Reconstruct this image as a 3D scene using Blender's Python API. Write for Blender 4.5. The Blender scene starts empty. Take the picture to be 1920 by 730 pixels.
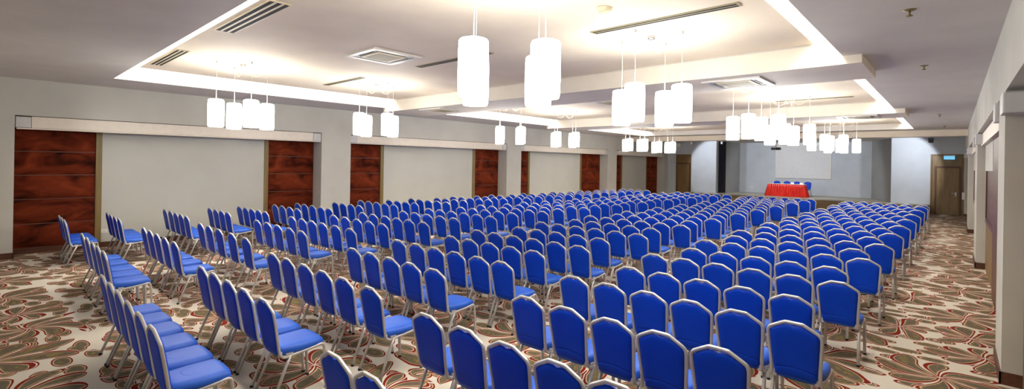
import bpy, bmesh, math, random
from mathutils import Vector, Matrix
random.seed(7)
SC = bpy.context.scene
COL = SC.collection
H = 2.21                      # eye height
# ------------------------------------------------------------------ camera
F_PX, CX, CY = 905.8, 960.0, 304.65
YAW, PIT, ROL = 0.741023, 0.000347, 0.0167571
Fw = Vector((-math.sin(YAW)*math.cos(PIT), math.cos(YAW)*math.cos(PIT), math.sin(PIT)))
Rt = Vector((math.cos(YAW), math.sin(YAW), 0))
Up = Rt.cross(Fw)
R2 = math.cos(ROL)*Rt + math.sin(ROL)*Up
U2 = -math.sin(ROL)*Rt + math.cos(ROL)*Up
cd = bpy.data.cameras.new('camera'); cam = bpy.data.objects.new('camera', cd); COL.objects.link(cam)
cd.sensor_width = 36.0; cd.sensor_fit = 'HORIZONTAL'; cd.lens = F_PX/1920*36
cd.shift_x = 0; cd.shift_y = -(365-CY)/1920
cd.clip_start = .05; cd.clip_end = 200
cam.matrix_world = Matrix(((R2.x, U2.x, -Fw.x, 0), (R2.y, U2.y, -Fw.y, 0), (R2.z, U2.z, -Fw.z, H), (0, 0, 0, 1)))
SC.camera = cam
def project(x, y, z):
    v = Vector((x, y, z-H)); d = v.dot(Fw)
    return CX+F_PX*v.dot(R2)/d, CY-F_PX*v.dot(U2)/d, d

# ------------------------------------------------------------------ materials
def lin(c):
    return tuple(((v/255)/12.92 if v/255 <= .04045 else ((v/255+.055)/1.055)**2.4) for v in c)+(1,)
class NT:
    def __init__(s, name):
        s.m = bpy.data.materials.new(name); s.m.use_nodes = True
        s.t = s.m.node_tree; s.n = s.t.nodes; s.b = s.n['Principled BSDF']
    def node(s, t, **k):
        n = s.n.new(t)
        for a, v in k.items(): setattr(n, a, v)
        return n
    def put(s, sock, v):
        if hasattr(v, 'links') or isinstance(v, bpy.types.NodeSocket): s.t.links.new(v, sock)
        elif v is not None: sock.default_value = v
    def math(s, op, a, b=None, c=None, clamp=False):
        n = s.node('ShaderNodeMath', operation=op); n.use_clamp = clamp
        s.put(n.inputs[0], a)
        if b is not None: s.put(n.inputs[1], b)
        if c is not None: s.put(n.inputs[2], c)
        return n.outputs[0]
    def mix(s, f, a, b):
        n = s.node('ShaderNodeMix', data_type='RGBA')
        s.put(n.inputs[0], f); s.put(n.inputs[6], a); s.put(n.inputs[7], b)
        return n.outputs[2]
    def noise(s, vec, scale, detail=3, dist=0):
        n = s.node('ShaderNodeTexNoise'); n.inputs['Scale'].default_value = scale
        n.inputs['Detail'].default_value = detail; n.inputs['Distortion'].default_value = dist
        if vec is not None: s.put(n.inputs['Vector'], vec)
        return n
    def coord(s, which='Object'):
        return s.node('ShaderNodeTexCoord').outputs[which]
    def scale(s, vec, sc):
        n = s.node('ShaderNodeMapping'); n.inputs['Scale'].default_value = sc; s.put(n.inputs['Vector'], vec)
        return n.outputs[0]
    def ramp(s, f, stops):
        n = s.node('ShaderNodeValToRGB'); e = n.color_ramp.elements
        e[0].position, e[0].color = stops[0]; e[1].position, e[1].color = stops[-1]
        for p, c in stops[1:-1]:
            q = e.new(p); q.color = c
        s.put(n.inputs[0], f); return n.outputs[0]
    def bump(s, h, strength=.2, dist=.01):
        n = s.node('ShaderNodeBump'); n.inputs['Strength'].default_value = strength; n.inputs['Distance'].default_value = dist
        s.put(n.inputs['Height'], h); s.t.links.new(n.outputs[0], s.b.inputs['Normal'])
def shade(c, k): return tuple(v*k for v in c[:3])+(1,)

def paint(name, c, rough=.7, var=.05, spec=.3):
    t = NT(name); c = lin(c)
    n = t.noise(t.coord(), 1.3, 4)
    t.put(t.b.inputs['Base Color'], t.ramp(n.outputs[0], [(.3, shade(c, 1-var)), (.7, shade(c, 1+var))]))
    t.b.inputs['Roughness'].default_value = rough; t.b.inputs['Specular IOR Level'].default_value = spec
    n2 = t.noise(t.coord(), 180, 2); t.bump(n2.outputs[0], .05, .002)
    return t.m
def plain(name, c, rough=.5, metal=0, spec=.5):
    t = NT(name); c = lin(c)
    n = t.noise(t.coord(), 9, 2)
    t.put(t.b.inputs['Base Color'], t.ramp(n.outputs[0], [(.3, shade(c, .97)), (.7, shade(c, 1.03))]))
    t.b.inputs['Roughness'].default_value = rough; t.b.inputs['Metallic'].default_value = metal
    t.b.inputs['Specular IOR Level'].default_value = spec
    return t.m
def glow(name, c, strength):
    t = NT(name)
    t.b.inputs['Base Color'].default_value = (.8, .8, .8, 1)
    t.b.inputs['Emission Color'].default_value = c
    t.b.inputs['Emission Strength'].default_value = strength
    return t.m
def wood(name, c1, c2, axis=2, rough=.45):
    t = NT(name); sc = [14, 14, 14]; sc[axis] = .8
    v = t.scale(t.coord(), sc)
    n = t.noise(v, 1.6, 5, .6)
    n2 = t.noise(t.scale(t.coord(), [60 if i != axis else 2 for i in range(3)]), 1, 3)
    f = t.math('MULTIPLY_ADD', n2.outputs[0], .35, t.math('MULTIPLY', n.outputs[0], .65))
    t.put(t.b.inputs['Base Color'], t.ramp(f, [(.3, lin(c1)), (.7, lin(c2))]))
    t.b.inputs['Roughness'].default_value = rough
    return t.m

M = {}
M['wall'] = paint('beige_grey_wall_paint', (198, 196, 186))
M['stage_wall'] = paint('cool_grey_stage_paint', (196, 200, 206))
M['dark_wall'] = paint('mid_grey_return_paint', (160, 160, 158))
M['soffit'] = paint('ceiling_paint', (212, 207, 199))
M['beam'] = paint('beam_paint_lit', (236, 228, 212))  # soffit paint made paler: lamp light on the beams put into the colour
M['raft'] = paint('coffer_paint', (238, 225, 204))
M['white'] = plain('white_plastic', (228, 224, 214), .4)
M['pelmet'] = plain('pelmet_enamel', (236, 226, 210), .45)
M['pelmet_cap'] = plain('pelmet_cap_plastic', (206, 205, 203), .4)
M['panel_grey'] = paint('partition_fabric', (197, 196, 186), .8, .03)
M['wood'] = wood('brown_oak_veneer', (104, 80, 46), (148, 120, 76))
M['wood_dark'] = wood('dark_skirting_wood', (70, 38, 24), (104, 62, 40), 1)
M['wood_h'] = wood('stage_riser_wood', (104, 82, 50), (140, 114, 74), 0)
M['gold'] = wood('olive_wood_strip', (112, 92, 48), (140, 118, 66))
M['stage_top'] = plain('stage_floor_vinyl', (176, 168, 152), .5)
M['black'] = plain('black_plastic', (16, 16, 18), .4)
M['slot'] = plain('dark_slot', (22, 24, 22), .8)
M['cream'] = plain('cream_grille_enamel', (222, 208, 172), .5)
M['grille'] = plain('khaki_grille', (168, 158, 126), .6)
M['vent_blue'] = plain('grey_louvre', (160, 168, 172), .5)
M['brass'] = plain('sprinkler_metal', (150, 136, 90), .4, .6)
M['steel'] = plain('brushed_steel', (190, 190, 190), .3, .9)
M['screen'] = plain('projection_cloth', (226, 224, 224), .8, 0, .2)
M['curtain'] = plain('black_curtain', (22, 22, 34), .9)
M['cable'] = plain('pale_cable', (240, 236, 226), .5)
LAMP = (1.0, .975, .92, 1)
M['lamp'] = glow('opal_lamp_glow', LAMP, 13.0)
M['lamp_top'] = glow('lamp_bulb_glow', LAMP, 30.0)
M['led'] = glow('cove_led_glow', (1.0, .97, .91, 1), 14.0)
M['exit_blue'] = glow('exit_lit_face', lin((40, 170, 225)), 1.0)
M['exit_green'] = glow('exit_lit_mark', lin((20, 150, 125)), .8)

def frame_mat():
    t = NT('silver_grey_enamel'); c = lin((203, 201, 197))
    n = t.noise(t.coord(), 20, 2)
    t.put(t.b.inputs['Base Color'], t.ramp(n.outputs[0], [(.3, shade(c, .95)), (.7, c)]))
    t.b.inputs['Metallic'].default_value = .4; t.b.inputs['Roughness'].default_value = .36
    return t.m
M['frame'] = frame_mat()
def vinyl(name, seat):
    t = NT(name)
    n = t.noise(t.coord(), 6, 3)
    t.put(t.b.inputs['Base Color'], t.ramp(n.outputs[0], [(.3, (.010, .095, .54, 1) if seat else (.001, .044, .46, 1)), (.7, (.013, .110, .60, 1) if seat else (.002, .053, .54, 1))]))  # same vinyl twice: light from above painted into seat, back kept darker
    t.b.inputs['Roughness'].default_value = .5; t.b.inputs['Specular IOR Level'].default_value = .5 if seat else .18
    fine = t.noise(t.coord(), 260, 2)
    h = t.math('MULTIPLY', fine.outputs[0], .12)
    sx = t.node('ShaderNodeSeparateXYZ'); t.put(sx.inputs[0], t.coord())
    x, y, z = sx.outputs
    def ring(a, b, r, w):       # stitched crease: groove where distance to (0,cy) equals r
        d = t.math('SQRT', t.math('ADD', t.math('POWER', a, 2), t.math('POWER', b, 2)))
        e = t.math('ABSOLUTE', t.math('SUBTRACT', d, r))
        return t.math('SUBTRACT', 1, t.math('DIVIDE', e, w), clamp=True)
    if seat:
        g = ring(x, t.math('ADD', y, -.02), .085, .008)
        g = t.math('MULTIPLY', g, t.math('GREATER_THAN', .03, y))
        h = t.math('SUBTRACT', h, g)
    else:
        g = ring(x, t.math('ADD', z, .02), .535, .012)
        h = t.math('SUBTRACT', h, t.math('MULTIPLY', g, 1.3))
    t.bump(h, .5, .006)
    return t.m
M['seat'] = vinyl('blue_vinyl_lit_seat', True)
M['back'] = vinyl('blue_vinyl_shaded_back', False)
M['rubber'] = plain('black_rubber', (20, 20, 20), .7)

def velvet():
    t = NT('dark_red_velvet')
    v = t.scale(t.coord(), (1, .8, 1.7))
    n = t.noise(v, 1.5, 5, 1.0)
    t.put(t.b.inputs['Base Color'], t.ramp(n.outputs[0], [(.32, lin((36, 11, 5))), (.5, lin((98, 37, 18))), (.68, lin((132, 56, 29)))]))
    t.b.inputs['Roughness'].default_value = .85; t.b.inputs['Specular IOR Level'].default_value = .1
    t.b.inputs['Sheen Weight'].default_value = 1.0; t.b.inputs['Sheen Roughness'].default_value = .35
    t.b.inputs['Sheen Tint'].default_value = lin((232, 112, 60))
    return t.m
M['velvet'] = velvet()
def satin():
    t = NT('red_satin_skirt')
    n = t.noise(t.scale(t.coord(), (8, 8, .6)), 2, 3)
    t.put(t.b.inputs['Base Color'], t.ramp(n.outputs[0], [(.3, lin((186, 14, 4))), (.7, lin((232, 34, 10)))]))
    t.b.inputs['Roughness'].default_value = .35
    return t.m
M['satin'] = satin()

def carpet():
    t = NT('petal_patterned_carpet')
    pos = t.coord('Object')
    warp = t.noise(pos, 1.3, 1)
    w = t.node('ShaderNodeVectorMath', operation='MULTIPLY_ADD')
    t.put(w.inputs[0], warp.outputs['Color']); w.inputs[1].default_value = (.22, .22, 0); t.put(w.inputs[2], pos)
    P = w.outputs[0]
    S = .92                                   # flowers per metre
    pv = t.scale(P, (S, S, 0))
    def vor(feature, rnd, vec):
        v = t.node('ShaderNodeTexVoronoi', voronoi_dimensions='2D', feature=feature)
        v.inputs['Scale'].default_value = 1; v.inputs['Randomness'].default_value = rnd; t.put(v.inputs['Vector'], vec); return v
    vo = vor('F1', .62, pv); ve = vor('DISTANCE_TO_EDGE', .62, pv)
    sub = t.node('ShaderNodeVectorMath', operation='SUBTRACT'); t.put(sub.inputs[0], pv); t.put(sub.inputs[1], vo.outputs['Position'])
    sp = t.node('ShaderNodeSeparateXYZ'); t.put(sp.inputs[0], sub.outputs[0])
    x, y = sp.outputs[0], sp.outputs[1]
    r = t.math('SQRT', t.math('ADD', t.math('POWER', x, 2), t.math('POWER', y, 2)))
    sc = t.node('ShaderNodeSeparateColor'); t.put(sc.inputs[0], vo.outputs['Color'])
    th = t.math('ARCTAN2', y, x)
    NPET = 8
    e = ve.outputs['Distance']
    sw = t.math('MULTIPLY_ADD', sc.outputs[1], 2.4, -.2)          # swirl of this flower
    a = t.math('ADD', t.math('MULTIPLY', th, NPET/(2*math.pi)), t.math('MULTIPLY', r, sw))
    a = t.math('ADD', t.math('ADD', a, t.math('MULTIPLY', sc.outputs[0], 5)), 50)
    fl = t.math('FLOOR', a)
    s = t.math('SUBTRACT', t.math('FRACT', a), .5)
    idm = t.math('MODULO', fl, NPET)
    wn = t.node('ShaderNodeTexWhiteNoise', noise_dimensions='3D')
    cx = t.node('ShaderNodeCombineXYZ'); t.put(cx.inputs[0], idm); t.put(cx.inputs[1], sc.outputs[0]); t.put(cx.inputs[2], sc.outputs[2])
    t.put(wn.inputs['Vector'], cx.outputs[0])
    rnd = wn.outputs['Value']
    pw = t.math('MULTIPLY', r, 2*math.pi/NPET)                  # width available at this radius
    lat = t.math('MULTIPLY', t.math('ABSOLUTE', s), pw)
    tt = t.math('DIVIDE', r, t.math('ADD', r, t.math('MULTIPLY', e, 1.1)))
    tend = t.math('MULTIPLY_ADD', rnd, -.24, .98)
    tq = t.math('DIVIDE', tt, tend)
    u = t.math('DIVIDE', t.math('SUBTRACT', tq, .50), .50, clamp=True)
    cap = t.math('SQRT', t.math('SUBTRACT', 1, t.math('POWER', u, 2.2), clamp=True))
    pwc = t.math('MINIMUM', t.math('MULTIPLY', pw, .44), .150)
    wid = t.math('MULTIPLY', t.math('SUBTRACT', pwc, .003), cap)
    d = t.math('SUBTRACT', wid, lat)
    # maroon band: thick on one flank and at the tip, hairline elsewhere
    side = t.math('MULTIPLY_ADD', s, 1.9, .55, clamp=True)
    tip = t.math('POWER', t.math('MINIMUM', tq, 1), 1.5)
    m = t.math('MULTIPLY_ADD', t.math('MULTIPLY', side, tip), .048, .0155)
    base = lin((215, 206, 190)); maroon = lin((128, 28, 15)); line = lin((202, 186, 148)); olive = lin((136, 118, 66)); taupe = lin((108, 96, 80))
    fil = t.noise(t.scale(P, (9, 9, 0)), 1.0, 4, 2.0)
    def petal(c, d, m):
        c = t.mix(t.math('GREATER_THAN', d, 0), c, maroon)
        c = t.mix(t.math('GREATER_THAN', d, m), c, line)
        edge = t.math('DIVIDE', t.math('SUBTRACT', d, m), .07, clamp=True)
        ff = t.math('SUBTRACT', t.math('ADD', fil.outputs[0], t.math('MULTIPLY', edge, .45)), .25)
        fillc = t.ramp(ff, [(.22, olive), (.40, taupe), (.62, shade(taupe, .86)), (.80, olive)])
        return t.mix(t.math('GREATER_THAN', d, t.math('ADD', m, .009)), c, fillc)
    c = petal(base, d, m)
    # single leaves lying in the pale gaps between the flowers
    pv2 = t.node('ShaderNodeMapping'); pv2.inputs['Scale'].default_value = (2.3, 4.4, 0); pv2.inputs['Rotation'].default_value = (0, 0, .6); t.put(pv2.inputs['Vector'], P)
    v2 = vor('F1', .8, pv2.outputs[0]); bd = v2.outputs['Distance']
    gap = t.math('MULTIPLY', t.math('SUBTRACT', t.math('MULTIPLY', d, -1), .012), 1.0)
    d2 = t.math('MINIMUM', t.math('MULTIPLY', t.math('SUBTRACT', .36, bd), .30), gap)
    c = petal(c, d2, t.math('MULTIPLY_ADD', v2.outputs['Color'], .012, .011))
    pile = t.noise(pos, 420, 2)
    c = t.mix(t.math('MULTIPLY', pile.outputs[0], .16), c, shade(taupe, .5))
    t.put(t.b.inputs['Base Color'], c)
    t.b.inputs['Roughness'].default_value = .95; t.b.inputs['Specular IOR Level'].default_value = .1
    t.bump(pile.outputs[0], .25, .004)
    return t.m
M['carpet'] = carpet()

# ------------------------------------------------------------------ mesh helpers
def tag(o, label=None, cat=None, group=None, kind=None):
    if label: o['label'] = label
    if cat: o['category'] = cat
    if group: o['group'] = group
    if kind or cat: o['kind'] = kind or 'thing'
    return o
def empty(name, loc=(0, 0, 0), rz=0):
    o = bpy.data.objects.new(name, None); o.empty_display_size = .1; COL.objects.link(o)
    o.location = loc; o.rotation_euler = (0, 0, rz); return o
class MB:
    def __init__(s): s.v = []; s.f = []; s.mi = []; s.smooth = []
    def add(s, vs, fs, mi=0, sm=False):
        b = len(s.v); s.v += [tuple(p) for p in vs]
        s.f += [tuple(i+b for i in f) for f in fs]; s.mi += [mi]*len(fs); s.smooth += [sm]*len(fs); return s
    def box(s, x0, x1, y0, y1, z0, z1, mi=0, bev=0):
        if bev:
            bm = bmesh.new(); bmesh.ops.create_cube(bm, size=1)
            for v in bm.verts: v.co = ((x0+x1)/2+v.co.x*(x1-x0), (y0+y1)/2+v.co.y*(y1-y0), (z0+z1)/2+v.co.z*(z1-z0))
            bmesh.ops.bevel(bm, geom=bm.edges[:], offset=bev, segments=2, affect='EDGES', profile=.6)
            bm.verts.index_update()
            s.add([v.co[:] for v in bm.verts], [[v.index for v in f.verts] for f in bm.faces], mi); bm.free(); return s
        vs = [(x, y, z) for x in (x0, x1) for y in (y0, y1) for z in (z0, z1)]
        return s.add(vs, [(0, 1, 3, 2), (4, 6, 7, 5), (0, 4, 5, 1), (2, 3, 7, 6), (0, 2, 6, 4), (1, 5, 7, 3)], mi)
    def quad(s, a, b, c, d, mi=0): return s.add([a, b, c, d], [(0, 1, 2, 3)], mi)
    def sweep(s, path, prof, mi=0, up=None, caps=True):
        path = [Vector(p) for p in path]; n = len(path); k = len(prof); vs = []
        prev = None
        for i, p in enumerate(path):
            t = (path[min(i+1, n-1)]-path[max(i-1, 0)]).normalized()
            if prev is None:
                ref = Vector(up) if up else (Vector((0, 0, 1)) if abs(t.z) < .9 else Vector((0, 1, 0)))
                a = (ref-t*ref.dot(t)).normalized()
            else: a = (prev-t*prev.dot(t)).normalized()
            prev = a; b = t.cross(a)
            vs += [p+a*q[0]+b*q[1] for q in prof]
        fs = [(i*k+j, i*k+(j+1) % k, (i+1)*k+(j+1) % k, (i+1)*k+j) for i in range(n-1) for j in range(k)]
        if caps: fs += [tuple(range(k))[::-1], tuple((n-1)*k+j for j in range(k))]
        return s.add(vs, fs, mi, True)
    def tube(s, path, r, k=8, mi=0):
        return s.sweep(path, [(r*math.cos(2*math.pi*j/k), r*math.sin(2*math.pi*j/k)) for j in range(k)], mi)
    def lathe(s, prof, c=(0, 0, 0), k=24, mi=0, axis='z'):
        vs = []; n = len(prof)
        for r, z in prof:
            for j in range(k):
                a = 2*math.pi*j/k; p = (r*math.cos(a), r*math.sin(a), z)
                if axis == 'y': p = (p[0], p[2], p[1])
                vs.append((c[0]+p[0], c[1]+p[1], c[2]+p[2]))
        fs = [(i*k+j, i*k+(j+1) % k, (i+1)*k+(j+1) % k, (i+1)*k+j) for i in range(n-1) for j in range(k)]
        if prof[0][0] > 1e-6: fs.append(tuple(range(k))[::-1])
        if prof[-1][0] > 1e-6: fs.append(tuple((n-1)*k+j for j in range(k)))
        return s.add(vs, fs, mi, True)
    def mesh(s, name, mats, fix=True):
        me = bpy.data.meshes.new(name); me.from_pydata(s.v, [], s.f)
        for m in (mats if isinstance(mats, (list, tuple)) else [mats]): me.materials.append(m)
        me.polygons.foreach_set('material_index', s.mi); me.polygons.foreach_set('use_smooth', s.smooth)
        if fix:
            bm = bmesh.new(); bm.from_mesh(me); bmesh.ops.recalc_face_normals(bm, faces=bm.faces[:]); bm.to_mesh(me); bm.free()
        me.update(); return me
    def build(s, name, mats, parent=None, fix=True):
        o = bpy.data.objects.new(name, s.mesh(name, mats, fix)); COL.objects.link(o)
        if parent is not None: o.parent = parent
        return o
def structure(o): o['kind'] = 'structure'; return o

# ------------------------------------------------------------------ room shell
XL, XR = -14.63, .385            # pillar planes
XLB, XRB = -15.17, .56           # recess back planes
C = 3.82                         # soffit height
Y0, YS = -2.2, 32.0              # room start, stage wall plane
LEFT_ALC = [(.43, 7.14), (8.13, 15.65), (16.61, 24.12), (25.11, 31.45)]
RIGHT_ALC = [(-1.2, 7.14), (8.07, 15.14), (16.62, 23.44), (25.0, 31.45)]
structure(MB().quad((-15.6, Y0, 0), (1.2, Y0, 0), (1.2, 36, 0), (-15.6, 36, 0)).build('floor', M['carpet']))
def side_wall(name, xp, xb, xo, alcs):
    """wall with recessed alcoves: pillars and upper band on plane xp, alcove backs on xb, outside at xo"""
    b = MB(); lo = lambda a, c: (min(a, c), max(a, c))
    edges = [Y0]+[v for a in alcs for v in a]+[YS]
    for i in range(0, len(edges), 2):
        b.box(*lo(xp, xo), edges[i], edges[i+1], 0, 3.04)
    for a, c in alcs: b.box(*lo(xb, xo), a, c, 0, 3.04)
    b.box(*lo(xp, xo), Y0, YS, 3.04, 4.4)
    return structure(b.build(name, M['wall']))
side_wall('wall_left', XL, XLB, -15.5, LEFT_ALC)
side_wall('wall_right', XR, XRB, 1.1, RIGHT_ALC)
# skirting: along pillars, returns and recess backs
def skirting(name, xp, xb, alcs, sgn, skip_wood):
    b = MB(); t = .015*sgn; h = .13
    lo = lambda a, c: (min(a, c), max(a, c))
    edges = [Y0]+[v for a in alcs for v in a]+[YS]
    for i in range(0, len(edges), 2):
        b.box(*lo(xp, xp+t), edges[i]-.015, edges[i+1]+.015, 0, h)
        for yy, q in ((edges[i], -1), (edges[i+1], 1)):
            if Y0 < yy < YS: b.box(*lo(xb, xp+t), *lo(yy, yy+.015*q), 0, h)
    if not skip_wood:
        for a, c in alcs: b.box(*lo(xb, xb+t), a, c, 0, h)
    return structure(b.build(name, M['wood_dark']))
skirting('baseboard_left', XL, XLB, LEFT_ALC, 1, False)
skirting('baseboard_right', XR, XRB, RIGHT_ALC, -1, True)

# ceiling: soffit with three coffers, rafts, beams, lintel
CXL, CXR = -12.9, -1.2
COFF = [(1.80, 8.32), (10.05, 16.42), (18.55, 25.0)]
RT = 4.05
b = MB()
ys = [Y0]+[v for c in COFF for v in c]+[35.6]
for i in range(0, len(ys), 2): b.box(XL, XR, ys[i], ys[i+1], C, 4.36)
for a, c in COFF:
    b.box(XL, CXL, a, c, C, 4.36); b.box(CXR, XR, a, c, C, 4.36)
    b.box(CXL-.02, CXR+.02, a-.02, c+.02, 4.34, 4.44)
ceil = structure(b.build('ceiling', M['soffit']))
for a, c in COFF:
    r = MB().box(CXL+.42, CXR-.36, a+.34, c-.004, RT, RT+.08).build('coffer_panel', M['raft'], ceil)
b = MB().box(-13.0, -.97, 8.30, 9.88, 3.70, 4.02); structure(b.build('trim_1', M['beam']))
b = MB().box(-13.0, -.97, 16.40, 17.95, 3.70, 4.02); structure(b.build('trim_2', M['beam']))
b = MB().box(XL, XR, 26.0, 26.35, 3.56, C+.02); structure(b.build('trim_3', M['raft']))
for i, (a, c) in enumerate(COFF):
    b = MB()
    z0, z1 = 4.30, 4.325
    b.box(CXL+.02, CXL+.36, a+.02, c-.03, z0, z1); b.box(CXR-.32, CXR-.02, a+.02, c-.03, z0, z1)
    b.box(CXL+.36, CXR-.32, a+.02, a+.30, z0, z1)
    o = b.build('cove_light', M['led'])
    tag(o, 'glowing cove light strip round the %s ceiling coffer' % ['nearest and largest', 'middle', 'farthest, stage-side'][i], 'light', 'cove lights in the ceiling coffers')

# stage end
b = MB()
b.box(-15.5, -14.06, YS, YS+.3, 0, 4.0); b.box(-14.06, -12.99, YS, YS+.3, 2.96, 4.0)
b.box(-12.99, -11.36, YS, YS+.3, 0, 4.0); b.box(-2.42, -.87, YS, YS+.3, 0, 4.0); b.box(-.87, 1.1, YS, YS+.3, 2.98, 4.0)
structure(b.build('wall_stage_front', M['stage_wall']))
b = MB()
b.box(-11.6, -2.6, 35.35, 35.6, 0, 4.3)
b.box(-13.2, -11.6, 35.35, 35.6, 0, 4.3); b.box(-2.6, -.6, 35.35, 35.6, 0, 4.3)
structure(b.build('wall_stage_back', M['stage_wall']))
b = MB()      # splayed side returns of the stage
for (x0, y0, x1, y1) in ((-2.47, 32.3, -3.58, 35.35), (-11.13, 32.95, -10.95, 35.35)):
    dx = .06 if x0 > -5 else -.06
    b.add([(x0, y0, .44), (x1, y1, .44), (x1, y1, 4.1), (x0, y0, 4.1), (x0+dx, y0, .44), (x1+dx, y1, .44), (x1+dx, y1, 4.1), (x0+dx, y0, 4.1)],
          [(0, 1, 2, 3), (7, 6, 5, 4), (0, 3, 7, 4), (1, 5, 6, 2), (3, 2, 6, 7), (0, 4, 5, 1)])
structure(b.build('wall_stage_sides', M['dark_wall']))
b = MB().box(-13.0, -.9, 30.85, 35.34, 0, .43, 0); b.box(-13.0, -.9, 30.83, 35.34, .43, .45, 1)
structure(b.build('floor_stage', [M['wood_h'], M['stage_top']]))
# stage curtain in the left wing
b = MB(); pts = []
for i in range(41):
    u = i/40; pts.append((-11.33+u*.24, 32.35+u*.55+.03*math.sin(u*34)))
vs = [(x, y, z) for x, y in pts for z in (.46, 3.86)]+[(x+.03, y-.012, z) for x, y in pts for z in (.46, 3.86)]
n = len(pts)
fs = [(2*i, 2*i+2, 2*i+3, 2*i+1) for i in range(n-1)]+[(2*n+2*i+1, 2*n+2*i+3, 2*n+2*i+2, 2*n+2*i) for i in range(n-1)]
fs += [(2*i+1, 2*i+3, 2*n+2*i+3, 2*n+2*i+1) for i in range(n-1)]+[(2*n+2*i, 2*n+2*i+2, 2*i+2, 2*i) for i in range(n-1)]
fs += [(0, 1, 2*n+1, 2*n), (2*n+2*n-2, 2*n+2*n-1, 2*n-1, 2*n-2)]
b.add(vs, fs); tag(b.build('stage_curtain', M['curtain']), 'black curtain hanging in the left wing of the stage', 'curtain')

# doors
def door(name, x0, x1, zt, lx0, lx1, handle):
    o = MB().box(x0, x1, YS+.10, YS+.16, 0, zt, 0)
    o.box(x0, x0+.05, YS+.02, YS+.10, 0, zt); o.box(x1-.05, x1, YS+.02, YS+.10, 0, zt); o.box(x0+.05, x1-.05, YS+.02, YS+.10, zt-.06, zt)
    r = structure(o.build(name, M['wood']))
    f = MB(); f.box(lx0-.07, lx0, YS+.03, YS+.10, 0, 2.38); f.box(lx1, lx1+.07, YS+.03, YS+.10, 0, 2.38); f.box(lx0, lx1, YS+.03, YS+.10, 2.31, 2.38)
    f.build('door_frame', M['wood_dark'], r)
    l = MB().box(lx0+.005, lx1-.005, YS+.06, YS+.10, .01, 2.305)
    xm = lx0+(lx1-lx0)*.42
    for z in (.35, .72, 1.18, 1.55, 1.95): l.box(xm, lx1-.06, YS+.052, YS+.06, z, z+.14)
    lo = l.build('door_leaf', M['wood'], r)
    if handle:
        h = MB(); h.box(lx1-.14, lx1-.09, YS+.035, YS+.06, .92, 1.12); h.tube([(lx1-.115, YS+.05, 1.06), (lx1-.115, YS-.01, 1.06), (lx1-.26, YS-.01, 1.06)], .011)
        h.build('door_handle', M['steel'], lo)
    return r
door('door_1', -.87, .38, 2.98, -.64, .19, True)
door('door_2', -14.06, -12.99, 2.96, -13.98, -13.15, False)

# exit sign over the right door
e = empty('exit_sign', (-.175, YS+.0, 2.72)); tag(e, 'lit blue and green exit sign over the wooden door', 'sign')
MB().box(-.21, .21, -.07, -.005, .16, .21, 0, .006).build('housing', M['white'], e)
MB().box(-.20, .20, -.045, -.03, 0, .16).build('lit_panel', M['exit_blue'], e)
b = MB(); b.box(-.13, -.02, -.049, -.0455, .075, .115); b.box(.01, .15, -.049, -.0455, .075, .115)
b.build('sign_mark', M['exit_green'], e)
# white intercom beside the door, AC unit above left door
e = tag(MB().box(.30, .40, YS-.06, YS+.02, .78, 1.12, 0, .01).build('wall_box', M['white']), 'white box on the wall beside the wooden door handle', 'box')
e = tag(MB().box(-14.55, -13.65, YS-.24, YS-.005, 3.46, 3.72, 0, .03).build('wall_mounted_air_conditioner', M['white']), 'small white unit high above the far left wooden door', 'air conditioner')
# stage screen, projector, socket
s = empty('projection_screen', (-7.15, 35.33, 1.50)); tag(s, 'white projection screen on the stage back wall', 'screen')
MB().box(-1.50, 1.50, -.025, -.01, .05, 2.12).build('screen_cloth', M['screen'], s)
b = MB(); b.box(-1.56, -1.50, -.035, -.005, 0, 2.12); b.box(1.50, 1.56, -.035, -.005, 0, 2.12); b.box(-1.50, 1.50, -.035, -.005, 0, .05)
b.build('screen_border', M['white'], s)
MB().box(-1.62, 1.62, -.12, -.002, 2.12, 2.27, 0, .01).build('screen_case', M['white'], s)
p = empty('ceiling_projector', (-6.72, 27.3, 3.82)); tag(p, 'black projector hanging on a pole from the ceiling before the stage', 'projector')
MB().tube([(0, 0, 0), (0, 0, -.60)], .035, 12).build('pole', M['white'], p)
b = MB().box(-.20, .20, -.15, .15, -.74, -.62, 0, .02); b.lathe([(.05, -.18), (.05, -.149)], (.1, 0, -.68), 14, 0, 'y'); b.build('body', M['black'], p)
def socket(name, x, y, z, nrm, label, w=.16):
    o = empty(name, (x, y, z)); tag(o, label, 'socket')
    if nrm == 'x':
        MB().box(0, .012, -w/2, w/2, -.045, .045, 0, .003).build('plate', M['white'], o)
        MB().box(.0121, .015, -w*.36, -w*.08, -.03, .03).build('outlet', M['pelmet_cap'], o); MB().box(.0121, .015, w*.08, w*.36, -.03, .03).build('outlet', M['pelmet_cap'], o)
    else:
        MB().box(-w/2, w/2, -.012, 0, -.045, .045, 0, .003).build('plate', M['white'], o)
        MB().box(-w*.36, -w*.08, -.015, -.0121, -.03, .03).build('outlet', M['pelmet_cap'], o); MB().box(w*.08, w*.36, -.015, -.0121, -.03, .03).build('outlet', M['pelmet_cap'], o)
socket('wall_socket', -15.125, 2.02, .39, 'x', 'white double socket low on the nearest grey partition panel', .20)
socket('wall_socket', -10.16, 35.34, .80, 'y', 'white double socket on the stage back wall left of the table', .24)
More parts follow.
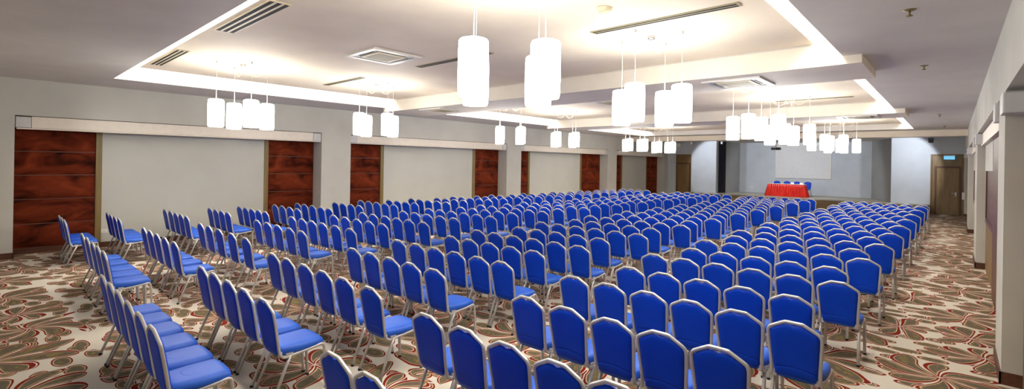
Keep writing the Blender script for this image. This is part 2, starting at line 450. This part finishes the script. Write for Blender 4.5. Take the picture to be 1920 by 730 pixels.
# stage spotlights
def spot_fix(x, y, z, label, blk):
    o = empty('stage_spotlight', (x, y, z)); tag(o, label, 'spotlight')
    m = M['black'] if blk else M['white']; k = 1 if blk else .6
    b = MB(); b.box(-.09*k, .09*k, -.1*k, .1*k, -.31*k, -.10*k, 0, .015); b.lathe([(.085*k, 0), (.085*k, .06*k)], (0, .1*k, -.2*k), 14, 0, 'y')
    b.build('lamp_body', m, o)
    b = MB(); b.tube([(0, 0, 0), (0, 0, -.05*k), (-.105*k, 0, -.08*k), (-.105*k, 0, -.2*k)], .01); b.tube([(0, 0, -.05*k), (.105*k, 0, -.08*k), (.105*k, 0, -.2*k)], .01)
    b.build('bracket', m, o)
spot_fix(-.84, 31.0, 3.82, 'black spotlight hanging under the ceiling near the right door', True)
spot_fix(-12.75, 31.3, 3.80, 'small white spotlight above the far left door corner', False)
spot_fix(-11.1, 32.2, 3.82, 'small white spotlight above the black stage curtain', False)
structure(MB().box(-14.63, .385, 31.99, 35.6, 4.0, 4.1).build('ceiling_stage', M['soffit']))

# ------------------------------------------------------------------ left alcoves: velvet, partition, strips, pelmets
def velvet_panel(y0, y1, label):
    o = empty('velvet_panel', (XLB+.003, (y0+y1)/2, .13)); tag(o, label, 'wall panel', 'red velvet panels in the left alcoves')
    hy = (y1-y0)/2; zs = [0, .53, 1.08, 1.62, 2.15, 2.72]
    bk = MB()
    for z0, z1 in zip(zs[:-1], zs[1:]):
        ny, nz = 8, 14; vs = []
        for i in range(ny+1):
            for j in range(nz+1):
                u, v = 2*i/ny-1, 2*j/nz-1
                puff = .040*(1-abs(u)**10)**.5*(1-abs(v)**5)**.6
                vs.append((.012+puff, u*hy, z0+.009+(z1-z0-.018)*j/nz))
        fs = [(i*(nz+1)+j, (i+1)*(nz+1)+j, (i+1)*(nz+1)+j+1, i*(nz+1)+j+1) for i in range(ny) for j in range(nz)]
        bk.add(vs, fs, 0, True)
    bk.build('upholstery', M['velvet'], o)
    MB().box(0, .0115, -hy, hy, 0, 2.74).build('backing_board', M['wood_dark'], o)
AL = [((.44, 1.80), (1.92, 5.62), (5.74, 7.13)),
      ((8.14, 9.56), (9.70, 14.03), (14.19, 15.64)),
      ((16.62, 17.66), (17.80, 22.05), (22.20, 24.11)),
      ((25.12, 26.45), (26.6, 31.3), None)]
AL[3] = ((25.12, 26.50), (26.62, 29.75), (29.85, 31.44))
AL4 = AL
ordn = ['nearest', 'second', 'third', 'farthest']
for i, (va, pg, vb) in enumerate(AL):
    velvet_panel(*va, 'dark red velvet panel at the left side of the %s left-wall alcove' % ordn[i])
    velvet_panel(*vb, 'dark red velvet panel at the right side of the %s left-wall alcove' % ordn[i])
    o = MB().box(XLB+.003, XLB+.045, pg[0], pg[1], .13, 2.86).build('partition_panel', M['panel_grey'])
    tag(o, 'grey flat partition panel between velvet in the %s left-wall alcove' % ordn[i], 'wall panel', 'grey panels in the left alcoves')
    for (a, c) in ((va[1], pg[0]), (pg[1], vb[0])):
        o = MB().box(XLB, XLB+.06, a+.004, c-.004, .13, 2.86).build('trim_%d' % (10+2*i+(a > pg[0])), M['gold']); structure(o)
def pelmet(y0, y1, x0, x1, capx, name, label, left):
    o = empty('pelmet_box', ((x0+x1)/2, (y0+y1)/2, 2.78)); tag(o, label, 'blind box', name)
    hx, hy = abs(x1-x0)/2, (y1-y0)/2
    s = 1 if left else -1
    b = MB().box(-hx, hx, -hy+.24, hy-.24, 0, .25, 0, .012)
    b.box(*((-hx-.01, hx+.02) if left else (-hx-.02, hx+.005)), -hy+.02, hy-.02, -.028, -.002)
    b.build('casing', M['pelmet'], o)
    for q in (-1, 1):
        a, c = sorted((q*hy, q*(hy-.235)))
        k = hx+capx
        lo, hi = (-hx, k) if left else (-k, hx)
        MB().box(lo, hi, a, c, .005, .235, 0, .012).build('end_cap', M['pelmet_cap'], o)
for i, (a, c) in enumerate(LEFT_ALC):
    pelmet(a+.01, c-.01, -14.86, -14.67, .012, 'blind boxes over the left alcoves', 'long white blind box over the %s left-wall alcove' % ordn[i], True)
for i, (a, c) in enumerate(RIGHT_ALC):
    if i == 0:
        o = empty('pelmet_box', (.45, 6.96, 2.78)); tag(o, 'white box at the top of the nearest right-wall pillar', 'blind box', 'blind boxes over the right alcoves')
        MB().box(-.105, .1, -.17, .17, 0, .21, 0, .015).build('end_cap', M['pelmet_cap'], o)
        continue
    pelmet(a+.01, c-.01, .46, .545, .115, 'blind boxes over the right alcoves', 'white blind box over the %s right-wall alcove from the camera' % ['', 'first whole', 'second whole', 'last whole'][i], False)
# right alcove wood panelling
for i, (a, c) in enumerate(RIGHT_ALC):
    o = empty('wood_wall_panel', (XRB, (a+c)/2, 0)); tag(o, 'brown wood panelling in the %s right-wall alcove' % ['nearest, mostly hidden', 'second', 'third', 'last'][i], 'wall panel', 'wood panels in the right alcoves')
    hy = (c-a)/2
    MB().box(-.02, -.001, -hy+.005, hy-.005, 0, 2.74).build('panel', M['wood'], o)
    b = MB(); b.box(-.055, -.0205, -1.1, .25, 0, 2.74); b.build('upright', M['wood_dark'], o)
    b = MB(); b.box(-.06, -.0205, .30, 3.0, 2.2, 2.74); b.build('white_board', M['panel_grey'], o)
    b = MB(); b.box(-.05, -.0205, .30, .42, 1.1, 2.199); b.box(-.05, -.0205, 2.88, 3.0, 1.1, 2.199); b.box(-.05, -.0205, .42, 2.88, 1.1, 1.2); b.box(-.03, -.0205, .42, 2.88, 1.2, 2.199)
    b.build('hatch', M['wood_dark'], o)

# ------------------------------------------------------------------ table and stage chairs
t = empty('skirted_table', (-7.40, 32.55, .45)); tag(t, 'long table with pleated red satin skirt on the stage', 'table')
hx, hy, ht = .98, .29, .73
b = MB(); out = []
per = []
N = 240
def rect_pt(u, ex, ey):
    L = 2*(2*ex+2*ey); d = u*L
    if d < 2*ex: return (-ex+d, -ey), (0, -1)
    d -= 2*ex
    if d < 2*ey: return (ex, -ey+d), (1, 0)
    d -= 2*ey
    if d < 2*ex: return (ex-d, ey), (0, 1)
    d -= 2*ex
    return (-ex, ey-d), (-1, 0)
rings = [(ht, 0.0, .004), (ht*.8, .02, .012), (ht*.4, .06, .022), (.012, .10, .03)]
vs = []
for z, off, amp in rings:
    for i in range(N):
        (x, y), (nx, ny) = rect_pt(i/N, hx, hy)
        w = amp*math.sin(i*2*math.pi*44/N+.7*math.sin(i*.31))+off
        x = x*(1+off/hx*.6); vs.append((x+nx*w, y+ny*w, z))
fs = [(r*N+i, r*N+(i+1) % N, (r+1)*N+(i+1) % N, (r+1)*N+i) for r in range(3) for i in range(N)]
fs.append(tuple(range(N)))
b.add(vs, fs, 0, True); b.build('table_skirt', M['satin'], t)
MB().box(-hx-.01, hx+.01, -hy-.01, hy+.01, ht+.002, ht+.022, 0, .006).build('table_top', M['white'], t)
for k, dx in enumerate((-.12, .34)):
    o = MB(); o.add([(-.08, -.03, 0), (.08, -.03, 0), (.08, .03, 0), (-.08, .03, 0), (-.08, 0, .09), (.08, 0, .09)], [(0, 1, 5, 4), (2, 3, 4, 5), (1, 2, 5), (0, 4, 3), (0, 3, 2, 1)])
    q = o.build('name_card', M['white']); q.location = (-7.28+dx+.3, 32.60, .45+ht+.0225)
    tag(q, ['white folded card on the red table, in front of the second chair', 'white folded card on the red table, in front of the third chair'][k], 'card')

# ------------------------------------------------------------------ banquet chair
def yb(z): return -.175-.085*max(0, (z-.42)/.5)**1.15
def smooth(pts, it=2):
    for _ in range(it):
        q = [pts[0]]
        for a, c in zip(pts[:-1], pts[1:]):
            q.append(tuple(a[i]*.75+c[i]*.25 for i in range(3))); q.append(tuple(a[i]*.25+c[i]*.75 for i in range(3)))
        q.append(pts[-1]); pts = q
    return pts
half = [(.054, .9085), (.066, .9075), (.078, .9015), (.170, .850), (.186, .838), (.197, .819), (.200, .796), (.199, .765), (.193, .67), (.185, .57), (.181, .48)]
right = [(x, yb(z), z) for x, z in half]
rail = [(.180, -.170, .425), (.181, -.140, .390), (.183, -.09, .392), (.192, .10, .418), (.194, .20, .430)]
pathR = [(0, yb(.91), .9085)]+right+rail
pathR = smooth(pathR, 2)
full = [(-x, y, z) for x, y, z in reversed(pathR[1:])]+pathR
# oval grooved profile: a along 'a', b along 'b'
def grooved(ra, rb):
    p = []
    for j in range(10):
        a = 2*math.pi*j/10+math.pi/10; k = 1
        p.append((ra*math.cos(a), rb*math.sin(a)))
    p[2] = (p[2][0], p[2][1]*.80) if False else p[2]
    return p
def grooved_prof(r1, r2):
    pts = []
    for j in range(12):
        a = 2*math.pi*j/12
        g = .72 if j in (3, 9) else 1.0
        pts.append((r1*math.cos(a), r2*math.sin(a)*g))
    return pts
PF = grooved_prof(.0128, .0148)
def frame_mesh():
    b = MB(); b.sweep(full, PF, up=(0, 0, 1))
    b.tube([(-.186, -.09, .392), (.186, -.09, .392)], .009, 6)
    b.tube([(-.197, .12, .418), (.197, .12, .418)], .009, 6)
    for q in (-1, 1):
        b.box(q*.180-.013, q*.180+.013, -.115, -.055, .392, .425)
        b.box(*sorted((q*.142, q*.176)), -.176, -.146, .398, .446, 0, .006)
    return b.mesh('frame', M['frame'])
def leg_mesh(q, front):
    b = MB()
    if front: p = smooth([(q*.193, .175, .428), (q*.194, .225, .436), (q*.195, .243, .40), (q*.199, .262, .012)], 2)
    else: p = [(q*.182, -.075, .398), (q*.186, -.12, .30), (q*.197, -.235, .012)]
    b.sweep(p, grooved_prof(.0135, .0165), up=(0, 1, 0))
    return b.mesh('leg', M['frame'])
def cap_mesh(q, front):
    x, y = (q*.199, .2622) if front else (q*.1972, -.2365)
    return MB().lathe([(.0165, 0), (.0168, .02), (.0145, .022)], (x, y, 0), 10).mesh('foot_cap', M['rubber'])
def hw(z):
    tab = [(.40, .150), (.45, .156), (.5, .166), (.6, .173), (.72, .181), (.80, .185), (.845, .180), (.92, .176)]
    for (a, va), (c, vc) in zip(tab[:-1], tab[1:]):
        if z <= c: return va+(vc-va)*(z-a)/(c-a)
    return tab[-1][1]
def ztop(x):
    x = abs(x)
    z = .892 if x < .06 else .892-(x-.06)*.545
    if x > .165: z -= (x-.165)*1.1
    if x < .055: z -= .016*(1+math.cos(math.pi*x/.055))/2
    return z
def back_mesh():
    nu, nv = 14, 12; top = {}
    F, B = [], []
    for i in range(nu+1):
        u = math.sin((2*i/nu-1)*math.pi/2*.94)/math.sin(math.pi/2*.94)
        for j in range(nv+1):
            v = (1-math.cos(math.pi*j/nv))/2
            x = u*hw(.425+v*.45); zt = ztop(x); z = .425+v*(zt-.425)
            x = u*hw(z)
            th = max(0, (1-abs(u)**7))**.5*max(0, (1-abs(2*v-1)**9))**.5
            y = yb(z)
            F.append((x, y+.006+.026*th, z)); B.append((x, y-.004-.016*th, z))
    n = nv+1; m = len(F)
    fs = [(i*n+j, (i+1)*n+j, (i+1)*n+j+1, i*n+j+1) for i in range(nu) for j in range(nv)]
    fs += [(m+i*n+j+1, m+(i+1)*n+j+1, m+(i+1)*n+j, m+i*n+j) for i in range(nu) for j in range(nv)]
    rim = [i*n for i in range(nu+1)]+[nu*n+j for j in range(1, n)]+[i*n+nv for i in range(nu-1, -1, -1)]+[j for j in range(nv-1, 0, -1)]
    fs += [(rim[k], rim[(k+1) % len(rim)], m+rim[(k+1) % len(rim)], m+rim[k]) for k in range(len(rim))]
    return MB().add(F+B, fs, 0, True).mesh('backrest', M['back'])
def seat_mesh():
    nu, nv = 12, 12; T, Bt = [], []
    for i in range(nu+1):
        s = math.sin((2*i/nu-1)*math.pi/2)
        for j in range(nv+1):
            w = math.sin((2*j/nv-1)*math.pi/2)
            # squircle mapping for rounded plan corners
            k = 1-.10*(abs(s)**4)*(abs(w)**4)
            y = .035+w*.225*k; width = .200-.022*max(0, -(y-.05)/.2)
            x = s*width*k
            e = max(abs(s), abs(w)); rr = max(0, (e-.80)/.20); drop = .038*(1-math.sqrt(max(0, 1-rr*rr)))
            T.append((x, y, .488+.010*(1-s*s)+.006*(w*.5)-drop-(.012 if w > .75 else 0)*(w-.75)/.25))
            Bt.append((x*.985, y*.99, .412+.02*(y/.26)*.5+.006*rr))
    n = nv+1; m = len(T)
    fs = [(i*n+j, (i+1)*n+j, (i+1)*n+j+1, i*n+j+1) for i in range(nu) for j in range(nv)]
    fs += [(m+i*n+j+1, m+(i+1)*n+j+1, m+(i+1)*n+j, m+i*n+j) for i in range(nu) for j in range(nv)]
    rim = [i*n for i in range(nu+1)]+[nu*n+j for j in range(1, n)]+[i*n+nv for i in range(nu-1, -1, -1)]+[j for j in range(nv-1, 0, -1)]
    fs += [(rim[k], rim[(k+1) % len(rim)], m+rim[(k+1) % len(rim)], m+rim[k]) for k in range(len(rim))]
    return MB().add(T+Bt, fs, 0, True).mesh('seat', M['seat'])
ME = dict(frame=frame_mesh(), back=back_mesh(), seat=seat_mesh(), legs=[(leg_mesh(q, f), cap_mesh(q, f)) for q in (-1, 1) for f in (True, False)])
def make_chair():
    r = empty('banquet_chair')
    for nm, me in (('frame', ME['frame']), ('backrest', ME['back']), ('seat', ME['seat'])):
        o = bpy.data.objects.new(nm, me); COL.objects.link(o); o.parent = r
    for lm, cm in ME['legs']:
        o = bpy.data.objects.new('leg', lm); COL.objects.link(o); o.parent = r
        c = bpy.data.objects.new('foot_cap', cm); COL.objects.link(c); c.parent = o
    return r
def copy_chair(src, caps):
    r = src.copy(); COL.objects.link(r)
    for ch in src.children:
        c = ch.copy(); COL.objects.link(c); c.parent = r
        if caps:
            for g in ch.children:
                d = g.copy(); COL.objects.link(d); d.parent = c
    return r

# rows: block -> row index -> (y of the back's crest, [x of each crest])
def spaced(xs, m=.438):
    d = [max(m, c-a) for a, c in zip(xs[:-1], xs[1:])]; t = sum(d); x = (xs[0]+xs[-1]-t)/2; out = [x]
    for v in d: x += v; out.append(x)
    return out
def lin_row(a, c, n): return [a+(c-a)*i/(n-1) for i in range(n)]
def interp(tab, k):
    ks = sorted(tab)
    if k in tab: return tab[k]
    for a, c in zip(ks[:-1], ks[1:]):
        if a < k < c: return tab[a]+(tab[c]-tab[a])*(k-a)/(c-a)
rows = {'R': {}, 'M': {}, 'L': {}, 'F': {}}
YR = {-1: 1.58, 0: 2.53, 1: 3.54, 2: 4.57, 3: 5.50, 4: 6.56, 5: 7.47, 6: 8.5, 8: 10.35, 10: 12.25, 12: 14.05, 14: 15.95, 16: 17.85, 18: 19.95, 20: 21.9, 21: 22.95}
YM = {-2: .87, -1: 1.74, 0: 2.67, 1: 3.65, 2: 4.56, 3: 5.48, 4: 6.33, 5: 7.26, 6: 8.26, 7: 9.22, 8: 10.2, 10: 12.05, 12: 13.9, 14: 15.7, 16: 17.75, 18: 19.95, 20: 21.9, 21: 22.95}
YL_ = {-2: 1.10, -1: 1.96, 0: 2.87, 1: 3.86, 2: 4.65, 3: 5.5, 4: 6.29, 5: 7.28, 6: 8.21, 7: 9.17, 8: 10.1, 10: 11.98, 12: 13.8, 14: 15.5, 16: 17.5, 18: 19.5, 20: 21.6, 21: 22.85}
YF = {-2: 1.09, -1: 1.89, 0: 3.01, 1: 3.92, 2: 4.63, 3: 5.52, 4: 6.19, 5: 7.2, 6: 8.17, 7: 9.0, 8: 9.96, 10: 11.8, 12: 13.6, 14: 15.45, 16: 17.4, 18: 19.4, 20: 21.5, 21: 22.8}
for k in range(-1, 22):
    u = (k+1)/22
    if k % 2 == 0 or k == 21: xs = lin_row(-3.24+.22*u, -.99+.15*u, 6)
    else: xs = lin_row(-3.03+.16*u, -1.23+.17*u, 5)
    rows['R'][k] = (interp(YR, k), xs)
rows['R'][0] = (2.53, [-3.27, -2.79, -2.34, -1.89, -1.46, -1.0])
rows['R'][1] = (3.54, [-3.01, -2.54, -2.08, -1.67, -1.24])
rows['R'][2] = (4.57, [-3.2, -2.74, -2.28, -1.85, -1.415, -.974])
for k in range(-2, 22):
    if k % 2 == 0 or k == 21: xs = lin_row(-6.66, -4.35, 6)
    else: xs = lin_row(-6.43, -4.56, 5)
    rows['M'][k] = (interp(YM, k), xs)
rows['M'][-2] = (.87, [-6.76, -6.3, -5.86, -5.39, -4.93, -4.48])
rows['M'][-1] = (1.74, [-6.54, -6.09, -5.62, -5.16, -4.67])
rows['M'][0] = (2.67, [-6.84, -6.38, -5.87, -5.39, -4.93, -4.32])
rows['M'][1] = (3.65, [-6.48, -6.0, -5.52, -5.07, -4.59])
rows['M'][0] = (2.66, [-6.84, -6.37, -5.87, -5.39, -4.92, -4.38])
rows['M'][2] = (4.56, [-6.66, -6.17, -5.71, -5.25, -4.77, -4.35])
for k in range(-2, 22):
    xr = interp({-2: -8.5, 2: -8.36, 6: -8.19, 10: -8.05, 16: -7.97, 20: -7.78, 21: -7.62}, k)
    if k % 2 == 0 or k == 21: xs = lin_row(xr-2.42+.12*max(0, k)/21, xr, 6)
    else: xs = lin_row(xr-.22-1.98, xr-.22, 5)
    rows['L'][k] = (interp(YL_, k), xs)
rows['L'][-2] = (1.10, [-10.62, -10.06, -9.49, -9.0, -8.51])
rows['L'][-1] = (1.96, [-10.84, -10.35, -9.86, -9.33, -8.75])
rows['L'][0] = (2.87, [-10.91, -10.38, -9.81, -9.14, -8.47])
rows['L'][1] = (3.86, [-10.75, -10.22, -9.71, -9.16, -8.65])
rows['L'][2] = (4.65, [-10.92, -10.40, -9.94, -9.47, -8.93, -8.36])
rows['L'][3] = (5.5, [-10.65, -10.13, -9.61, -9.12, -8.61])
rows['L'][4] = (6.29, [-10.72, -10.25, -9.73, -9.26, -8.81, -8.29])
for k in range(-2, 22):
    xr = interp({-2: -12.5, 2: -12.45, 4: -12.25, 6: -12.2, 8: -11.95, 10: -11.9, 12: -11.68, 16: -11.55, 21: -11.3}, k)
    if k % 2 == 0: xs = lin_row(xr-1.84, xr, 5)
    else: xs = lin_row(xr-.24-1.38, xr-.24, 4)
    rows['F'][k] = (interp(YF, k), xs)
rows['F'][-2] = (1.09, [-14.07, -13.60, -13.10])
rows['F'][-1] = (1.89, [-14.14, -13.70, -13.22, -12.73])
rows['F'][0] = (3.01, [-14.33, -13.80, -13.34, -12.90, -12.46])
rows['F'][1] = (3.92, [-14.10, -13.64, -13.20, -12.76])
rows['F'][2] = (4.63, [-14.12, -13.67, -13.24, -12.82, -12.40])
rows['F'][3] = (5.52, [-14.07, -13.58, -13.10, -12.63])
rows['F'][4] = (6.19, [-14.15, -13.70, -13.21, -12.70, -12.25])
BN = {'R': 'right-wall block', 'M': 'block second from right', 'L': 'block third from right', 'F': 'left-wall block'}
ORD = 'first second third fourth fifth sixth seventh eighth ninth tenth eleventh twelfth thirteenth fourteenth fifteenth sixteenth seventeenth eighteenth nineteenth twentieth twenty-first twenty-second twenty-third twenty-fourth'.split()
allc = []
for bk, rr in rows.items():
    for ri, k in enumerate(sorted(rr)):
        y, xs = rr[k]; xs = spaced(xs)
        for si, x in enumerate(reversed(xs)):
            px, py, d = project(x, y, .92)
            # keep only chairs of which something can be in frame
            vis = False
            for (dx, dy, dz) in ((-.2, 0, .92), (.2, 0, .92), (-.2, .3, .4), (.2, .3, .4), (.2, 0, .0), (-.2, 0, 0), (0, .5, .45)):
                a, c, dd = project(x+dx, y+dy, dz)
                if dd > .2 and -10 < a < 1930 and -10 < c < 735: vis = True
            if vis: allc.append((d, bk, ri, si, x, y))
allc.sort()
N_IND = 300-4
proto = make_chair(); first = True
GY = .262                          # crest sits this far behind the chair's own origin
for n, (d, bk, ri, si, x, y) in enumerate(allc[:N_IND]):
    if first: o = proto; first = False
    else: o = copy_chair(proto, n < 90)
    o.location = (x, y+GY, 0); o.rotation_euler = (0, 0, math.radians(random.uniform(-.3, .3)))
    tag(o, 'blue silver-framed banquet chair, %s from right end, %s row from camera, %s' % (ORD[si], ORD[ri], BN[bk]), 'chair', 'banquet chairs in the '+BN[bk])
# the farthest chairs as one mass
b = MB()
src = [(ME['frame'], 0), (ME['back'], 1), (ME['seat'], 2)]+[(l, 0) for l, _ in ME['legs']]
for (d, bk, ri, si, x, y) in allc[N_IND:]:
    for me, mi in src:
        b.add([(v.co.x+x, v.co.y+y+GY, v.co.z) for v in me.vertices], [tuple(p.vertices) for p in me.polygons], mi, True)
if b.v:
    o = b.build('banquet_chairs', [M['frame'], M['back'], M['seat']], None, False)
    tag(o, 'all the remaining blue chairs in the farthest rows before the stage', 'chairs', None, 'stuff')
for i, x in enumerate((-8.18, -7.62, -7.06, -6.50)):
    o = copy_chair(proto, False); o.location = (x, 33.75-GY-.1, .45); o.rotation_euler = (0, 0, math.pi)
    tag(o, 'blue chair on the stage behind the red table, %s' % ['leftmost of four', 'second from left', 'third from left', 'rightmost, mostly uncovered by the table'][i], 'chair', 'chairs behind the stage table')

# ------------------------------------------------------------------ pendant lamps
def make_lamp():
    r = empty('pendant_lamp')
    R = .138
    MB().lathe([(R*.90, 2.795), (R*.97, 2.82), (R, 2.95), (R, 3.17), (R*.97, 3.295), (R*.90, 3.31)], (0, 0, -RT), 28).build('lamp_shade', M['lamp'], r)
    MB().lathe([(R*.72, 3.312), (R*.72, 3.318)], (0, 0, -RT), 20).build('bulb_disc', M['lamp_top'], r)
    MB().tube([(0, 0, 3.318-RT), (0, 0, -.03)], .0035, 6).build('cord', M['cable'], r)
    MB().lathe([(.006, -.045), (.018, -.04), (.02, 0)], (0, 0, 0), 10).build('ceiling_hook', M['steel'], r)
    return r
def copy_tree(o, parent=None):
    c = o.copy(); COL.objects.link(c)
    if parent is not None: c.parent = parent
    for ch in o.children: copy_tree(ch, c)
    return c
CL = [(-10.34, 3.42), (-10.32, 6.40), (-3.2, 3.42), (-3.22, 6.43), (-10.3, 11.15), (-10.3, 14.05), (-3.2, 11.3), (-3.2, 14.25), (-10.3, 19.2), (-10.3, 22.0), (-3.2, 19.4), (-3.2, 22.35)]
cn = {0: 'first', 1: 'second', 4: 'third', 5: 'fourth', 8: 'fifth', 9: 'sixth', 2: 'first', 3: 'second', 6: 'third', 7: 'fourth', 10: 'fifth', 11: 'sixth'}
lamp = make_lamp(); used = False
rose = None
for ci, (x, y) in enumerate(CL):
    sd = 'left-hand' if x < -8 else 'right-hand'
    for q, (dx, dy) in enumerate(((0, -.46), (-.46, 0), (.46, 0), (0, .46))):
        o = lamp if not used else copy_tree(lamp); used = True
        o.location = (x+dx, y+dy, RT)
        tag(o, 'white glowing cylinder lamp, %s of the %s %s cluster from the camera' % (['nearest', 'left one', 'right one', 'farthest'][q], cn[ci], sd), 'lamp', 'pendant lamps in the %s row' % sd)
    if rose is None:
        rose = empty('ceiling_rose')
        MB().lathe([(.012, -.05), (.05, -.045), (.055, 0)], (0, 0, 0), 16).build('cup', M['steel'], rose)
        for dx, dy in ((0, -.46), (-.46, 0), (.46, 0), (0, .46)):
            MB().tube([(dx*u, dy*u, -.05-.16*math.sin(math.pi*u)*(1 if u else 0)) for u in [.06+.9*i/9 for i in range(10)]], .004, 5).build('cord', M['cable'], rose)
        rz = rose
    else: rz = copy_tree(rose)
    rz.location = (x, y, RT)
    tag(rz, 'small ceiling rose with swagged cords above the %s %s lamp cluster' % (cn[ci], sd), 'ceiling rose', 'ceiling roses of the lamp clusters')

# ------------------------------------------------------------------ ceiling equipment
def cassette(x, y, z, label, w=.96):
    o = empty('ceiling_cassette', (x, y, z)); tag(o, label, 'air conditioner', 'cassette air conditioners in the ceiling'); h = w/2
    b = MB(); i = h*.80
    b.box(-h, h, -h, -i, -.03, 0); b.box(-h, h, i, h, -.03, 0); b.box(-h, -i, -i, i, -.03, 0); b.box(i, h, -i, i, -.03, 0)
    b.build('frame', M['white'], o)
    b = MB()
    for s in (-1, 1):
        b.box(-i, i, min(s*i, s*i*.76), max(s*i, s*i*.76), -.018, -.002); b.box(min(s*i, s*i*.76), max(s*i, s*i*.76), -i*.76, i*.76, -.018, -.002)
    b.build('louvre', M['vent_blue'], o)
    b = MB()
    for s in (-1, 1):
        b.box(-i*.62, i*.62, s*i*.88-.012, s*i*.88+.012, -.021, -.0185); b.box(s*i*.88-.012, s*i*.88+.012, -i*.62, i*.62, -.021, -.0185)
    b.build('air_slot', M['slot'], o)
    b = MB().box(-i*.75, i*.75, -i*.75, i*.75, -.034, -.002)
    gr = b.build('centre_panel', M['cream'], o)
    MB().box(-i*.60, i*.60, -i*.60, i*.60, -.038, -.0345).build('intake_grille', M['grille'], gr)
cassette(-7.43, 4.72, RT, 'square cassette air conditioner in the nearest coffer')
cassette(-2.85, 9.05, 3.70, 'square cassette air conditioner under the near beam, right end')
cassette(-10.95, 8.95, 3.70, 'square cassette air conditioner under the near beam, left end')
cassette(-7.43, 12.55, RT, 'square cassette air conditioner in the middle coffer')
cassette(-2.05, 17.0, 3.70, 'square cassette air conditioner under the far beam')
def slot_vent(x0, x1, y, w, n, label):
    o = empty('slot_vent', ((x0+x1)/2, y, RT)); tag(o, label, 'vent', 'slot vents in the coffers'); h = (x1-x0)/2
    b = MB(); b.box(-h, h, -w/2, w/2, -.012, 0); b.build('frame', M['cream'] if n == 3 else M['grille'], o)
    b = MB()
    for k in range(n):
        yy = (-w/2+w*(k+.5)/n); b.box(-h+.03, h-.03, yy-w*.22/n*1.3, yy+w*.22/n*1.3, -.0145, -.0125)
    b.build('slot', M['slot'], o)
slot_vent(-7.84, -5.85, 2.33, .26, 3, 'wide triple slot vent at the front edge of the nearest coffer')
slot_vent(-11.78, -9.78, 2.29, .20, 3, 'triple slot vent at the left front corner of the nearest coffer')
slot_vent(-3.76, -1.80, 5.74, .14, 2, 'long thin slot vent between the two nearest right-hand lamp clusters')
slot_vent(-7.74, -5.73, 5.70, .14, 2, 'long thin slot vent behind the cassette of the nearest coffer')
slot_vent(-11.45, -9.70, 5.66, .14, 2, 'long thin slot vent between the two nearest left-hand lamp clusters')
slot_vent(-3.7, -1.9, 14.95, .14, 2, 'long thin slot vent at the right of the middle coffer')
for x, y, z, l in ((-3.06, 4.92, RT, 'round pale detector on the nearest coffer ceiling'),):
    o = MB().lathe([(.03, -.05), (.075, -.045), (.09, -.01), (.095, 0)], (0, 0, 0), 20).build('smoke_detector', M['cream']); o.location = (x, y, z); tag(o, l, 'smoke detector')
def sprinkler(x, y, z, l):
    o = empty('ceiling_sprinkler', (x, y, z)); tag(o, l, 'sprinkler', 'sprinklers on the right soffit')
    MB().lathe([(.02, -.012), (.05, -.008), (.055, 0)], (0, 0, 0), 16).build('escutcheon', M['brass'], o)
    b = MB(); b.tube([(0, 0, -.012), (0, 0, -.05)], .01, 8); b.lathe([(.028, -.066), (.03, -.06), (.012, -.05)], (0, 0, 0), 10); b.build('nozzle', M['brass'], o)
sprinkler(-.35, 6.29, C, 'sprinkler on the right soffit, nearest of four')
sprinkler(-.36, 9.82, C, 'sprinkler on the right soffit, beside the near beam end')
sprinkler(-.33, 18.8, C, 'sprinkler on the right soffit, beyond the far beam')
sprinkler(-.27, 23.7, C, 'sprinkler on the right soffit, closest to the stage')

# ------------------------------------------------------------------ light
def add_light(name, typ, loc, energy, color, rot=None, **k):
    l = bpy.data.lights.new(name, typ); l.energy = energy; l.color = color
    for a, v in k.items(): setattr(l, a, v)
    o = bpy.data.objects.new(name, l); COL.objects.link(o); o.location = loc
    if rot is not None: o.rotation_euler = rot
    return o
def aim(o, tgt):
    o.rotation_euler = (Vector(tgt)-o.location).to_track_quat('-Z', 'Y').to_euler()
COOL = (.86, .92, 1.0)
l = add_light('stage_light', 'SPOT', (-1.2, 29.6, 3.5), 250, COOL, spot_size=1.35, spot_blend=.25, shadow_soft_size=.08); aim(l, (-2.6, 33, 1.9))
l = add_light('stage_light', 'SPOT', (-11.8, 29.6, 3.5), 200, COOL, spot_size=1.35, spot_blend=.3, shadow_soft_size=.08); aim(l, (-11.2, 33, 1.9))
l = add_light('stage_light', 'SPOT', (-7.1, 30.2, 3.75), 340, COOL, spot_size=2.0, spot_blend=.5, shadow_soft_size=.1); aim(l, (-7.1, 34.6, 1.4))
w = bpy.data.worlds.new('world'); SC.world = w; w.use_nodes = True
w.node_tree.nodes['Background'].inputs[0].default_value = (1, .95, .88, 1)
w.node_tree.nodes['Background'].inputs[1].default_value = .35
SC.view_settings.view_transform = 'Standard'; SC.view_settings.look = 'None'
SC.view_settings.gamma = 1; SC.view_settings.exposure = .32; SC.view_settings.use_curve_mapping = False
